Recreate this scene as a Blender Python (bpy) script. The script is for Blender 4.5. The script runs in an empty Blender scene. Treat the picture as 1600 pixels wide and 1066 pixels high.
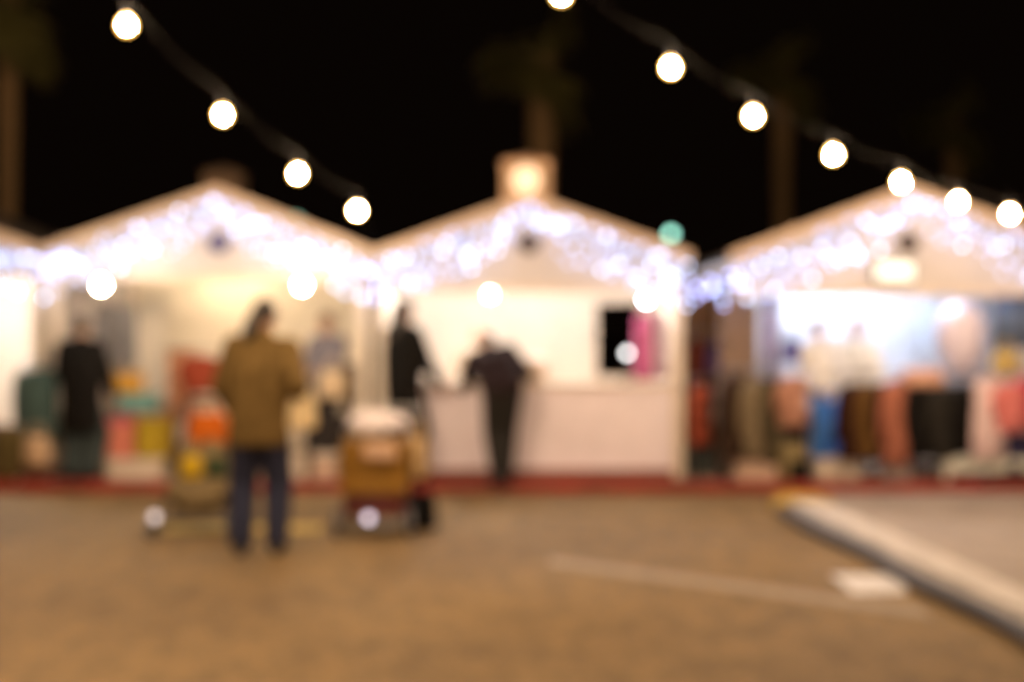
import bpy, math, random
from mathutils import Vector, Matrix
random.seed(7)
sc = bpy.context.scene
COL = sc.collection
PI = math.pi
V = Vector
CAMZ, FPX, HOR = 1.54, 2000.0, 515.0

def at(u, v, Y):            # a point of the place at depth Y
    return V(((u-800)/FPX*Y, Y, CAMZ-(v-HOR)/FPX*Y))
def gx(u, Y): return (u-800)/FPX*Y
def gz(v, Y): return CAMZ-(v-HOR)/FPX*Y

# ------------------------------------------------------------------ materials
_M = {}
def mat(name, col, rough=.7, var=.18, scale=9., bump=.0, metal=0., stretch=None, planks=0):
    if name in _M: return _M[name]
    m = bpy.data.materials.new(name); m.use_nodes = True
    nt = m.node_tree; b = nt.nodes['Principled BSDF']
    b.inputs['Roughness'].default_value = rough
    b.inputs['Metallic'].default_value = metal
    tc = nt.nodes.new('ShaderNodeTexCoord'); mp = nt.nodes.new('ShaderNodeMapping')
    nt.links.new(tc.outputs['Object'], mp.inputs[0])
    if stretch: mp.inputs['Scale'].default_value = stretch
    nz = nt.nodes.new('ShaderNodeTexNoise'); nz.inputs['Scale'].default_value = scale
    nz.inputs['Detail'].default_value = 6
    nt.links.new(mp.outputs[0], nz.inputs['Vector'])
    rp = nt.nodes.new('ShaderNodeValToRGB')
    rp.color_ramp.elements[0].position = .3; rp.color_ramp.elements[1].position = .7
    rp.color_ramp.elements[0].color = (*[c*(1-var) for c in col], 1)
    rp.color_ramp.elements[1].color = (*[min(1, c*(1+var)) for c in col], 1)
    nt.links.new(nz.outputs[0], rp.inputs[0])
    nt.links.new(rp.outputs[0], b.inputs['Base Color'])
    h = nz.outputs[0]
    if planks:
        wv = nt.nodes.new('ShaderNodeTexWave'); wv.wave_type = 'BANDS'; wv.bands_direction = 'Z'
        wv.wave_profile = 'SAW'; wv.inputs['Scale'].default_value = planks
        nt.links.new(tc.outputs['Object'], wv.inputs['Vector']); h = wv.outputs[0]; bump = bump or .4
    if bump:
        bp = nt.nodes.new('ShaderNodeBump'); bp.inputs['Strength'].default_value = bump
        bp.inputs['Distance'].default_value = .02
        nt.links.new(h, bp.inputs['Height']); nt.links.new(bp.outputs[0], b.inputs['Normal'])
    _M[name] = m
    return m
def emit(name, col, s):
    if name in _M: return _M[name]
    m = bpy.data.materials.new(name); m.use_nodes = True
    nt = m.node_tree; nt.nodes.remove(nt.nodes['Principled BSDF'])
    e = nt.nodes.new('ShaderNodeEmission'); e.inputs[0].default_value = (*col, 1); e.inputs[1].default_value = s
    nt.links.new(e.outputs[0], nt.nodes['Material Output'].inputs[0])
    _M[name] = m
    return m
def cloth(name, col, rough=.9):
    m = mat(name, col, rough, .22, 14, .35)
    m.node_tree.nodes['Principled BSDF'].inputs['Specular IOR Level'].default_value = .08
    return m

# ------------------------------------------------------------------ mesh builder
class MB:
    def __init__(s): s.v = []; s.f = []
    def add(s, vs, fs):
        n = len(s.v); s.v += [tuple(p) for p in vs]; s.f += [tuple(n+i for i in f) for f in fs]
        return s
    def box(s, c, d, R=None):
        c = V(c); hx, hy, hz = d[0]/2, d[1]/2, d[2]/2
        vs = [V((x*hx, y*hy, z*hz)) for x in (-1, 1) for y in (-1, 1) for z in (-1, 1)]
        if R is not None: vs = [R @ p for p in vs]
        return s.add([c+p for p in vs], [(0,1,3,2),(4,6,7,5),(0,4,5,1),(2,3,7,6),(0,2,6,4),(1,5,7,3)])
    def b2(s, a, b):
        a, b = V(a), V(b)
        return s.box((a+b)/2, [abs(q) for q in (b-a)])
    def tube(s, pts, r, n=8):
        pts = [V(p) for p in pts]; rs = r if isinstance(r, (list, tuple)) else [r]*len(pts)
        vs, fs = [], []; up = V((0, 0, 1))
        for i, p in enumerate(pts):
            d = (pts[min(i+1, len(pts)-1)]-pts[max(i-1, 0)]).normalized()
            a = d.cross(up)
            if a.length < 1e-3: a = d.cross(V((1, 0, 0)))
            a.normalize(); b = d.cross(a)
            for k in range(n):
                t = 2*PI*k/n; vs.append(p+(a*math.cos(t)+b*math.sin(t))*rs[i])
        for i in range(len(pts)-1):
            for k in range(n):
                fs.append((i*n+k, i*n+(k+1) % n, (i+1)*n+(k+1) % n, (i+1)*n+k))
        fs.append(tuple(range(n-1, -1, -1))); fs.append(tuple((len(pts)-1)*n+k for k in range(n)))
        return s.add(vs, fs)
    def caps(s, p0, r0, p1, r1, n=12, sc=None):      # rounded tapered limb; sc squashes about its middle
        p0, p1 = V(p0), V(p1); d = p1-p0
        if d.length < 1e-5: d = V((0, 0, 1e-4)); p1 = p0+d
        dn = d.normalized(); a = dn.cross(V((0, 0, 1)))
        if a.length < 1e-3: a = dn.cross(V((1, 0, 0)))
        a.normalize(); b = dn.cross(a)
        rings = [(p0-dn*r0*math.cos(t), r0*math.sin(t)) for t in (PI/8, PI/4, 3*PI/8, PI/2)]
        rings += [(p1+dn*r1*math.sin(t), r1*math.cos(t)) for t in (0, PI/8, PI/4, 3*PI/8)]
        vs, fs = [p0-dn*r0], []
        for c, r in rings:
            for k in range(n):
                t = 2*PI*k/n; vs.append(c+(a*math.cos(t)+b*math.sin(t))*r)
        vs.append(p1+dn*r1); L = len(vs)-1; m = len(rings)
        for k in range(n):
            fs.append((0, 1+(k+1) % n, 1+k)); fs.append((L, 1+(m-1)*n+k, 1+(m-1)*n+(k+1) % n))
            for i in range(m-1):
                fs.append((1+i*n+k, 1+i*n+(k+1) % n, 1+(i+1)*n+(k+1) % n, 1+(i+1)*n+k))
        if sc:
            mid = (p0+p1)/2; vs = [mid+V([(q-mid)[i]*sc[i] for i in range(3)]) for q in vs]
        return s.add(vs, fs)
    def ball(s, c, r, n=16, m=10):
        c = V(c); r = V((r, r, r)) if not hasattr(r, '__len__') else V(r)
        vs, fs = [c+V((0, 0, r.z))], []
        for i in range(1, m):
            t = PI*i/m
            for k in range(n):
                q = 2*PI*k/n; vs.append(c+V((r.x*math.sin(t)*math.cos(q), r.y*math.sin(t)*math.sin(q), r.z*math.cos(t))))
        vs.append(c-V((0, 0, r.z))); L = len(vs)-1
        for k in range(n):
            fs.append((0, 1+k, 1+(k+1) % n)); fs.append((L, 1+(m-2)*n+(k+1) % n, 1+(m-2)*n+k))
            for i in range(m-2):
                fs.append((1+i*n+k, 1+(i+1)*n+k, 1+(i+1)*n+(k+1) % n, 1+i*n+(k+1) % n))
        return s.add(vs, fs)
    def lathe(s, prof, c=(0, 0, 0), n=20, sx=1, sy=1, fold=0, k=7, ph=0, axis='z'):   # prof: (r, z) from top to bottom
        c = V(c); vs, fs = [], []; m = len(prof)
        for i, (r, z) in enumerate(prof):
            for j in range(n):
                t = 2*PI*j/n; rr = r*(1+fold*(i/(m-1))*math.sin(k*t+ph))
                p = V((rr*sx*math.cos(t), rr*sy*math.sin(t), z))
                if axis == 'x': p = V((p.z, p.x, p.y))
                if axis == 'y': p = V((p.x, p.z, p.y))
                vs.append(c+p)
        for i in range(m-1):
            for j in range(n):
                fs.append((i*n+j, (i+1)*n+j, (i+1)*n+(j+1) % n, i*n+(j+1) % n))
        fs.append(tuple(range(n))); fs.append(tuple((m-1)*n+j for j in range(n-1, -1, -1)))
        return s.add(vs, fs)
    def prism(s, poly, y0, y1):                       # poly of (x, z)
        n = len(poly)
        vs = [V((x, y0, z)) for x, z in poly]+[V((x, y1, z)) for x, z in poly]
        fs = [tuple(range(n)), tuple(range(2*n-1, n-1, -1))]+[(i, n+i, n+(i+1) % n, (i+1) % n) for i in range(n)]
        return s.add(vs, fs)

WL = {}
def wloc(o): return WL.get(o.name, V((0, 0, 0))) if o else V((0, 0, 0))
def obj(name, mb, m, parent=None, smooth=False, bevel=0):
    vs = [V(p) for p in mb.v]
    if parent is None:
        lo = [min(p[i] for p in vs) for i in range(3)]; hi = [max(p[i] for p in vs) for i in range(3)]
        org = V(((lo[0]+hi[0])/2, (lo[1]+hi[1])/2, lo[2]))
    else: org = wloc(parent)
    me = bpy.data.meshes.new(name)
    me.from_pydata([tuple(p-org) for p in vs], [], mb.f); me.validate(); me.update()
    me.materials.append(m)
    if smooth:
        for p in me.polygons: p.use_smooth = True
    o = bpy.data.objects.new(name, me); COL.objects.link(o)
    if parent is None: o.location = org
    else: o.parent = parent
    WL[o.name] = org
    if bevel:
        b = o.modifiers.new('b', 'BEVEL'); b.width = bevel; b.segments = 2; b.limit_method = 'ANGLE'
    return o
def tag(o, label, cat, group=None, kind=None):
    if label: o['label'] = label
    if cat: o['category'] = cat
    if group: o['group'] = group
    if kind: o['kind'] = kind
    return o
def thing(name, label, cat, loc=(0, 0, 0), group=None):
    o = bpy.data.objects.new(name, None); COL.objects.link(o); o.location = loc; o.empty_display_size = .2
    WL[o.name] = V(loc)
    return tag(o, label, cat, group)
def struct(name, mb, m):
    o = obj(name, mb, m); o['kind'] = 'structure'; return o
def fuse(o, vox, it=3):                               # union of the overlapping limbs into one smooth skin
    r = o.modifiers.new('r', 'REMESH'); r.mode = 'VOXEL'; r.voxel_size = vox; r.use_smooth_shade = True
    s = o.modifiers.new('s', 'SMOOTH'); s.factor = .5; s.iterations = it
    bpy.context.view_layer.update()
    dg = bpy.context.evaluated_depsgraph_get()
    me = bpy.data.meshes.new_from_object(o.evaluated_get(dg))
    old = o.data; o.modifiers.clear(); o.data = me; bpy.data.meshes.remove(old)
    for p in me.polygons: p.use_smooth = True
    return o

# ------------------------------------------------------------------ palette
white = mat('white_painted_boards', (.69, .66, .69), .55, .06, 5, planks=3.6)
white_in = mat('white_inner_boards', (.80, .74, .66), .6, .05, 4, planks=3.2)
trim = mat('white_trim', (.80, .70, .60), .5, .06, 7)
bargem = mat('peach_bargeboard', (.74, .56, .42), .55, .08, 7)
roofm = mat('roof_felt', (.10, .075, .06), .9, .3, 20, .4)
floorm = mat('floor_boards', (.30, .22, .15), .7, .25, 6, .2, stretch=(1, 8, 1))
brownwood = mat('brown_wood', (.28, .13, .06), .6, .3, 6, .2, stretch=(6, 6, 1))
darkwood = mat('dark_wood', (.05, .03, .025), .6, .3, 8)
black = mat('black_rubber', (.012, .012, .013), .6, .3, 20)
dmetal = mat('dark_metal', (.05, .05, .055), .4, .2, 12, metal=.8)
steel = mat('steel_tube', (.5, .5, .52), .3, .12, 12, metal=1)
redkerb = mat('red_kerb_paint', (.30, .035, .025), .6, .35, 3, .3)
yellowp = mat('yellow_paint', (.45, .28, .02), .6, .3, 7, .2)
concrete = mat('kerb_concrete', (.60, .56, .55), .85, .16, 5, .3)
greyfab = cloth('grey_fabric', (.22, .22, .25))

# ------------------------------------------------------------------ sky, ground
w = bpy.data.worlds.new('World'); sc.world = w; w.use_nodes = True
wn = w.node_tree; bg = wn.nodes['Background']
sky = wn.nodes.new('ShaderNodeTexSky'); sky.sky_type = 'NISHITA'; sky.sun_disc = False
sky.sun_elevation = math.radians(-6); sky.sun_rotation = math.radians(200)
wn.links.new(sky.outputs[0], bg.inputs[0]); bg.inputs[1].default_value = .0015
b2 = wn.nodes.new('ShaderNodeBackground'); b2.inputs[0].default_value = (.0021, .0011, .0007, 1)   # town glow on the night sky
ads = wn.nodes.new('ShaderNodeAddShader'); wn.links.new(bg.outputs[0], ads.inputs[0]); wn.links.new(b2.outputs[0], ads.inputs[1])
wn.links.new(ads.outputs[0], wn.nodes['World Output'].inputs[0])

def ground_mat():
    m = bpy.data.materials.new('sandy_asphalt'); m.use_nodes = True
    nt = m.node_tree; b = nt.nodes['Principled BSDF']; b.inputs['Roughness'].default_value = .8
    tc = nt.nodes.new('ShaderNodeTexCoord')
    def noise(s, d, st=None):
        n = nt.nodes.new('ShaderNodeTexNoise'); n.inputs['Scale'].default_value = s; n.inputs['Detail'].default_value = d
        if st:
            mp = nt.nodes.new('ShaderNodeMapping'); mp.inputs['Scale'].default_value = st
            nt.links.new(tc.outputs['Object'], mp.inputs[0]); nt.links.new(mp.outputs[0], n.inputs['Vector'])
        else: nt.links.new(tc.outputs['Object'], n.inputs['Vector'])
        return n
    n1 = noise(5.5, 9, (1, .5, 1)); n2 = noise(22, 5); n3 = noise(.55, 4)
    r1 = nt.nodes.new('ShaderNodeValToRGB'); e = r1.color_ramp.elements
    e[0].position = .32; e[0].color = (.195, .124, .048, 1); e[1].position = .70; e[1].color = (.32, .205, .080, 1)
    nt.links.new(n1.outputs[0], r1.inputs[0])
    mx = nt.nodes.new('ShaderNodeMix'); mx.data_type = 'RGBA'; mx.blend_type = 'MULTIPLY'; mx.inputs[0].default_value = .55
    r2 = nt.nodes.new('ShaderNodeValToRGB'); r2.color_ramp.elements[0].position = .3; r2.color_ramp.elements[0].color = (.35, .35, .35, 1)
    r2.color_ramp.elements[1].position = .65
    nt.links.new(n2.outputs[0], r2.inputs[0])
    nt.links.new(r1.outputs[0], mx.inputs[6]); nt.links.new(r2.outputs[0], mx.inputs[7])
    m2 = nt.nodes.new('ShaderNodeMix'); m2.data_type = 'RGBA'; m2.blend_type = 'MULTIPLY'; m2.inputs[0].default_value = .5
    r3 = nt.nodes.new('ShaderNodeValToRGB'); r3.color_ramp.elements[0].position = .35; r3.color_ramp.elements[0].color = (.55, .52, .5, 1)
    r3.color_ramp.elements[1].position = .6
    nt.links.new(n3.outputs[0], r3.inputs[0])
    nt.links.new(mx.outputs[2], m2.inputs[6]); nt.links.new(r3.outputs[0], m2.inputs[7])
    nt.links.new(m2.outputs[2], b.inputs['Base Color'])
    bp = nt.nodes.new('ShaderNodeBump'); bp.inputs['Strength'].default_value = .5; bp.inputs['Distance'].default_value = .01
    nt.links.new(n2.outputs[0], bp.inputs['Height']); nt.links.new(bp.outputs[0], b.inputs['Normal'])
    return m
g = MB(); g.add([(-150, -60, 0), (150, -60, 0), (150, 240, 0), (-150, 240, 0)], [(0, 1, 2, 3)])
struct('ground', g, ground_mat())
KY, PZ = 12.08, .10                                   # kerb line and pavement height
pv = MB().b2((-14, KY+.12, .005), (14, 20, PZ)); struct('pavement', pv, mat('pavement_concrete', (.34, .28, .22), .85, .2, 3, .3))
k = MB()
for i in range(28): k.b2((-14+i, KY, .002), (-14+i+.992, KY+.118, PZ+.004))
struct('red_kerb', k, redkerb)
# paved strip to the right of the long light kerb
k = MB().add([(2.72, 5.0, .004), (9, 5.0, .004), (9, KY-.01, .004), (2.66, KY-.01, .004)], [(0, 1, 2, 3)])
struct('paving', k, mat('pale_paving', (.36, .305, .27), .85, .16, 3, .2))
k = MB()
for i in range(7):
    y0 = 4.6+i*.86; x0 = 2.56-(y0-6.3)*.06
    k.box((x0+.112, y0+.43, .062), (.245, .85, .12), Matrix.Rotation(.06, 3, 'Z'))
struct('kerb', k, concrete)
k = MB(); k.lathe([(.02, .128), (.15, .126), (.2, .10), (.215, .003)], (2.47, 10.9, 0), 20, 1.2, 1.7)
ks = obj('kerb_nose', k, yellowp, None, True); ks['kind'] = 'structure'
wm = mat('worn_white_paint', (.70, .68, .70), .7, .15, 12, .2)
k = MB().add([(gx(1300, 7.95), 7.45, .005), (gx(1412, 7.5), 7.45, .005), (gx(1418, 7.95), 8.02, .005), (gx(1298, 8.0), 8.02, .005)], [(0, 1, 2, 3)])
struct('road_marking', k, wm)
k = MB().add([(.25, 8.62, .0045), (.25, 8.36, .0045), (2.25, 6.80, .0045), (2.25, 7.08, .0045)], [(0, 1, 2, 3)])
struct('road_marking', k, mat('faded_line', (.33, .265, .20), .8, .25, 9))
k = MB().add([(gx(262, 10), 9.72, .004), (gx(505, 10), 9.72, .004), (gx(505, 10), 10.10, .004), (gx(262, 10), 10.10, .004)], [(0, 1, 2, 3)])
struct('road_marking', k, mat('faded_yellow', (.60, .42, .10), .8, .25, 9))
pts = [(2.49-(y-6.3)*.062+.018*math.sin(y*3.1), y, .050) for y in [4.8+.2*i for i in range(30)]]
tag(obj('cable', MB().tube(pts, .048, 12), mat('cable_sheath', (.05, .05, .068), .6, .2, 9), None, True), 'thick black cable lying along the foot of the pale kerb', 'cable')

# ------------------------------------------------------------------ lamps
FEST = (1.0, .69, .42)
festm = emit('festoon_glow', FEST, 2900)
warm = emit('warm_bulb', (1.0, .74, .45), 400)
cream = emit('cream_bulb', (1.0, .87, .76), 900)
coolb = emit('cool_back_bulb', (.84, .89, 1.0), 270)
cool = emit('cool_bulb', (.84, .90, 1.0), 380)
flood = emit('white_flood', (1.0, .84, .60), 360)
def halo_glow(name, col, s, f):
    m = emit(name, col, s); nt = m.node_tree
    tr = nt.nodes.new('ShaderNodeBsdfTransparent'); mx = nt.nodes.new('ShaderNodeMixShader'); mx.inputs[0].default_value = f
    e = [n for n in nt.nodes if n.type == 'EMISSION'][0]
    nt.links.new(tr.outputs[0], mx.inputs[1]); nt.links.new(e.outputs[0], mx.inputs[2])
    nt.links.new(mx.outputs[0], nt.nodes['Material Output'].inputs[0]); m.cycles.emission_sampling = 'NONE'
    return m
halom = halo_glow('amber_halo', (1.0, .50, .09), 30, .12)  # amber lens halo put into a faintly emissive shell
ledm = emit('icicle_led', (.52, .66, 1.0), 12)
leds = emit('icicle_led_soft', (.45, .58, 1.0), 5)
ledr = emit('icicle_led_faint', (.42, .55, 1.0), 3.6)
ledb = emit('icicle_led_blue', (.46, .50, 1.0), 11)

def bulb_mb(c, r):
    return MB().lathe([(r*.3, r*1.2), (r*.38, r*.95), (r*.70, r*.72), (r*.93, r*.38), (r, 0), (r*.93, -.38*r), (r*.70, -.72*r), (r*.38, -.93*r), (r*.08, -1.0*r)], c, 20)
def festoon(pts, label, knots, r=.022):
    t = thing('string_lights', label, 'string lights', (pts[0].x, pts[0].y, 0), 'festoon strings over the square')
    top = []
    allp = sorted(pts+knots, key=lambda p: p.y)
    for i, p in enumerate(allp):
        q = p+V((0, 0, .14)) if p in pts else p
        if top:
            a = top[-1]
            for s_ in (.25, .5, .75):
                m = a.lerp(q, s_); m.z -= .05*math.sin(PI*s_); top.append(m)
        top.append(q)
    obj('cable', MB().tube(top, .0022, 6), mat('cable_rubber', (.004, .004, .004), 1., .2, 20), t, True)
    for p in pts:
        b = obj('bulb', bulb_mb(p, r*1.85), halom, t, True)  # outer shell imitates lens glow; the bright core inside is the lamp
        obj('bulb_core', bulb_mb(p, r), festm, b, True)
        obj('socket', MB().lathe([(.006, .14), (.015, .13), (.016, .07), (.016, .048)], p, 10), black, t, True)
    return t
LB = [(198, 40, 6.9), (348, 180, 7.9), (465, 272, 8.9), (558, 330, 9.9)]
RB = [(877, -8, 6.6), (1048, 106, 7.26), (1177, 182, 7.92), (1302, 242, 8.58), (1408, 285, 9.24), (1497, 316, 9.90), (1578, 335, 10.56)]
lp = [at(*b) for b in LB]; rp = [at(*b) for b in RB]
def back(p, q, n, rise):                              # the string goes on over the viewer's head
    d = q-p; out = []
    for i in range(1, n+1):
        c = p-d*i; c.z = p.z+rise*(1-(1-i/n)**2)-.35*max(0, i-n*.6); out.append(c)
    return out
lx = back(lp[0], lp[1], 5, .7); rx = back(rp[0], rp[1], 5, .7)
festoon(lp+lx, 'string of warm round bulbs sloping down from the upper corner to the first two roofs', [V((-1.32, 12.15, 2.36)), lx[-1]+V((-.1, -1.2, .9))])
festoon(rp+rx, 'string of warm round bulbs running down in front of the right-hand stall roof', [at(1668, 350, 11.4)+V((0, 0, .1)), rx[-1]+V((-.3, -.9, .9))])

for xo, yo, lab in ((-5.2, -8.5, 'added unseen string of warm bulbs lighting the square on the cut-off stall side'), 
                    (5.6, -6.0, 'added unseen string of warm bulbs lighting the square on the clothes stall side')):
    ps = [V((xo+.10*i, yo+6.2+.98*i, 4.4+.012*(i-6)**2)) for i in range(13)]  # unseen strings added beside the view to brighten the ground
    festoon(ps, lab, [ps[0]+V((0, -1, .5)), ps[-1]+V((0, 1, .5))])

def pendant(u, v, Y, r, m, label, topz, group=None, cat='lamp'):
    p = at(u, v, Y)
    t = thing('hanging_lamp', label, cat, (p.x, p.y, p.z-r), group)
    obj('bulb', bulb_mb(p, r), m, t, True)
    obj('socket', MB().lathe([(r*.3, r*2.3), (r*.5, r*2.2), (r*.5, r*1.5), (r*.4, r*1.35)], p, 10), dmetal, t, True)
    if Y < 12.0:
        obj('arm', MB().tube([p+V((0, 0, r*2.2)), p+V((0, 0, r*2.2+.05)), V((p.x, 12.385, p.z+r*2.2+.05))], .010, 8), dmetal, t, True)
    elif topz > p.z+r*2.4: obj('cord', MB().tube([p+V((0, 0, r*2.2)), V((p.x, p.y, topz))], .006, 6), black, t)
    return t

# ------------------------------------------------------------------ stalls
def stall(label, x0, x1, ridge_u_v, eave_v, Y0=12.42, depth=2.6, lint_v=450, counter=None, hole=None, cup=None,
          postm=trim, backm=None, sidem=None, vent_col=darkwood):
    YR = Y0-.16
    rx_, rz_ = gx(ridge_u_v[0], YR), gz(ridge_u_v[1], YR)
    ez = gz(eave_v, YR); lz = gz(lint_v, Y0)
    t = thing('market_stall', label, 'market stall', ((x0+x1)/2, Y0, PZ))
    Y1 = Y0+depth; fl = PZ+.05; ix0, ix1 = x0+.1, x1-.1
    backm = backm or white_in; sidem = sidem or white_in
    obj('floor', MB().b2((x0+.02, Y0+.02, PZ+.003), (x1-.02, Y1-.02, fl)), floorm, t)
    wz = ez-.06
    if hole:
        hx0, hx1, hz0, hz1 = hole
        xs = [ix0, hx0, hx1, ix1]; zs = [fl, hz0, hz1, wz]; vs, fs = [], []
        for y in (Y1-.04, Y1):
            for z in zs:
                for x in xs: vs.append((x, y, z))
        for L in (0, 16):
            for j in range(3):
                for i in range(3):
                    if (i, j) == (1, 1): continue
                    q = [L+j*4+i, L+j*4+i+1, L+(j+1)*4+i+1, L+(j+1)*4+i]; fs.append(q if L == 0 else q[::-1])
        ring = [5, 6, 10, 9]
        for a in range(4): fs.append((ring[a], ring[(a+1) % 4], ring[(a+1) % 4]+16, ring[a]+16))
        out = [0, 1, 2, 3, 7, 11, 15, 14, 13, 12, 8, 4]
        for a in range(12): fs.append((out[a], out[a]+16, out[(a+1) % 12]+16, out[(a+1) % 12]))
        obj('wall', MB().add(vs, fs), backm, t)
        fr = MB()
        fr.b2((hx0-.05, Y1-.07, hz1), (hx1+.05, Y1-.043, hz1+.05)); fr.b2((hx0-.05, Y1-.07, hz0-.05), (hx1+.05, Y1-.043, hz0))
        fr.b2((hx0-.05, Y1-.07, hz0), (hx0, Y1-.043, hz1)); fr.b2((hx1, Y1-.07, hz0), (hx1+.05, Y1-.043, hz1))
        obj('window_frame', fr, trim, t)
    else:
        obj('wall', MB().b2((ix0, Y1-.04, fl), (ix1, Y1, wz)), backm, t)
    for xa in (x0+.03, x1-.07): obj('wall', MB().b2((xa, Y0+.1, fl), (xa+.04, Y1-.1, wz)), sidem, t)
    for xa in (x0, x1-.1):
        for ya in (Y0, Y1-.1): obj('post', MB().b2((xa, ya, PZ+.002), (xa+.1, ya+.1, wz)), postm, t, bevel=.006)
    # gables, lintel
    sl = (rz_-ez)/((x1-x0)/2+.05)
    def gable(y0, y1, zlo):
        zz = ez-.04
        return MB().prism([(x0, zlo), (x1, zlo), (x1, zz+.02), (rx_, rz_-.05), (x0, zz+.02)], y0, y1)
    obj('gable', gable(Y0-.03, Y0-.002, lz), white, t)
    obj('gable', gable(Y1+.002, Y1+.03, wz-.1), white, t)
    obj('lintel', MB().b2((x0+.02, Y0-.055, lz-.07), (x1-.02, Y0-.002, lz)), trim, t, bevel=.006)
    # roof: two slopes, thick
    ov = .06; th = .05
    xa, xb = x0-ov, x1+ov; za = ez-.0
    roof = MB().prism([(xa, za), (rx_, rz_), (xb, za), (xb, za+th), (rx_, rz_+th), (xa, za+th)], YR+.025, Y1+.15)
    obj('roof', roof, roofm, t)
    for xe in (xa, xb):
        obj('bargeboard', MB().prism([(xe, za-.05), (rx_, rz_-.05), (rx_, rz_+th+.012), (xe, za+th+.012)], YR-.005, YR+.024), bargem, t)
    vz = gz(380, Y0)
    obj('vent', MB().lathe([(.06, -.10), (.095, -.09), (.10, -.03), (.07, -.012)], (rx_, Y0-.005, vz), 16, axis='y'), vent_col, t, True)
    if cup:
        u, v0, v1, wpx, Yc, cm = cup
        c = gx(u, Yc); hw = wpx/2/FPX*Yc; zt, zb = gz(v0, Yc), gz(v1, Yc)-.15
        obj('cupola', MB().b2((c-hw, Yc-hw, zb), (c+hw, Yc+hw, zt)), cm, t, bevel=.008)
        q = MB(); q.add([(c-hw-.03, Yc-hw-.03, zt), (c+hw+.03, Yc-hw-.03, zt), (c+hw+.03, Yc+hw+.03, zt), (c-hw-.03, Yc+hw+.03, zt), (c, Yc, zt+.09)],
                        [(3, 2, 1, 0), (0, 1, 4), (1, 2, 4), (2, 3, 4), (3, 0, 4)])
        obj('cupola_roof', q, cm, t)
    if counter:
        cu0, cu1, cv = counter
        c0, c1 = gx(cu0, Y0-.02), gx(cu1, Y0-.02); cz = gz(cv, Y0)
        obj('counter', MB().b2((c0, Y0-.06, PZ+.003), (c1, Y0-.004, cz-.04)), mat('counter_paint', (.88, .80, .92), .5, .05, 4), t, bevel=.006)
        obj('counter_top', MB().b2((c0-.02, Y0-.12, cz-.04), (c1, Y0+.36, cz)), trim, t, bevel=.008)
        obj('skirting', MB().b2((c0, Y0-.078, PZ+.004), (c1, Y0-.061, PZ+.09)), mat('brick_red_paint', (.22, .05, .03), .6, .2, 6), t)
    return t, dict(x0=x0, x1=x1, rx=rx_, rz=rz_, ez=ez, YR=YR, Y0=Y0, Y1=Y1, lz=lz)

Y0 = 12.42
s0, d0 = stall('white gabled stall at the picture edge, lit bright inside, mostly cut off', -7.52, gx(64, Y0), (-190, 300), 396, lint_v=425)
s1, d1 = stall('white gabled stall with open warm lit front full of coloured goods, between two others', gx(76, Y0), gx(574, Y0), (338, 300), 398, lint_v=428,
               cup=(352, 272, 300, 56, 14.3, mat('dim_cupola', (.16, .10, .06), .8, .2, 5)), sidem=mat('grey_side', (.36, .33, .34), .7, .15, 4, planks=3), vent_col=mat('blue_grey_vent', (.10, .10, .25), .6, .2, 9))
hY = Y0+2.58
s2, d2 = stall('white gabled stall with a closed cream serving counter and a lit globe on its ridge', gx(586, Y0), gx(1068, Y0), (826, 312), 404, lint_v=447,
               counter=(655, 1050, 598), hole=(gx(932, hY), gx(1000, hY), gz(588, hY), gz(474, hY)), cup=(822, 256, 310, 72, 12.75, mat('cupola_paint', (.62, .40, .26), .6, .1, 5)))
s3, d3 = stall('white gabled stall crowded with hanging clothes under bluish light', gx(1146, Y0), gx(1704, Y0), (1424, 298), 404, lint_v=452,
               postm=mat('tan_post', (.42, .24, .13), .6, .2, 6, stretch=(5, 5, 1)), sidem=mat('tan_side', (.50, .36, .26), .7, .15, 4, planks=3),
               backm=mat('blue_white_sheet', (.72, .76, .86), .7, .08, 3, .1))

# lamps in and on the stalls
pendant(158, 446, 11.6, .040, flood, 'bright white bulb under the eave beside the grey hanging clothes', d1['ez']-.02)
pendant(472, 446, 11.6, .040, flood, 'bright white bulb under the eave between the brown jacket and the grey jacket', d1['ez']-.02)
pendant(766, 461, 12.36, .028, emit('soft_flood', (1, .86, .66), 60), 'small cream bulb under the lintel over the serving counter', d2['lz']-.06)
pendant(1009, 469, 12.3, .030, emit('white_flood_small', (.95, .93, 1.0), 45), 'small white bulb above the pink hanging clothes', d2['lz'])
def inner(x, y, z, r, m, label):
    t = thing('ceiling_lamp', label, 'lamp', (x, y, z-r))
    obj('bulb', bulb_mb(V((x, y, z)), r), m, t, True)
    obj('socket', MB().lathe([(r*.3, r*2.4), (r*.6, r*2.3), (r*.5, r*1.4)], (x, y, z), 10), dmetal, t, True)
    obj('cord', MB().tube([(x, y, z+r*2.3), (x, y, z+r*2.3+.35)], .006, 6), black, t)
inner(gx(345, 14.3), 14.3, 2.26, .055, warm, 'warm bulb glowing at the back of the stall of coloured goods')
inner(gx(150, 13.9), 13.3, 2.1, .045, warm, 'warm bulb high up beside the grey hanging clothes')
inner(gx(480, 13.6), 13.3, 2.15, .05, warm, 'warm bulb above the head of the person in grey')
inner(gx(720, 13.4), 13.2, 2.20, .055, cream, 'cream bulb under the roof above the bent customer')
inner(gx(890, 13.4), 13.2, 2.20, .055, cream, 'cream bulb under the roof near the dark window')
inner(gx(1455, 12.6), 12.6, 2.22, .05, cool, 'bluish white bulb under the roof nearest the lintel of the clothes stall')
inner(gx(1300, 13.9), 14.1, 2.10, .075, coolb, 'bluish white bulb near the back sheet of the clothes stall')
inner(gx(1400, 13.6), 14.0, 2.16, .07, coolb, 'bluish white bulb under the roof above the salmon coat')
inner(gx(-60, 13.6), 13.4, 2.1, .07, cream, 'cream bulb inside the cut-off stall')
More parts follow.
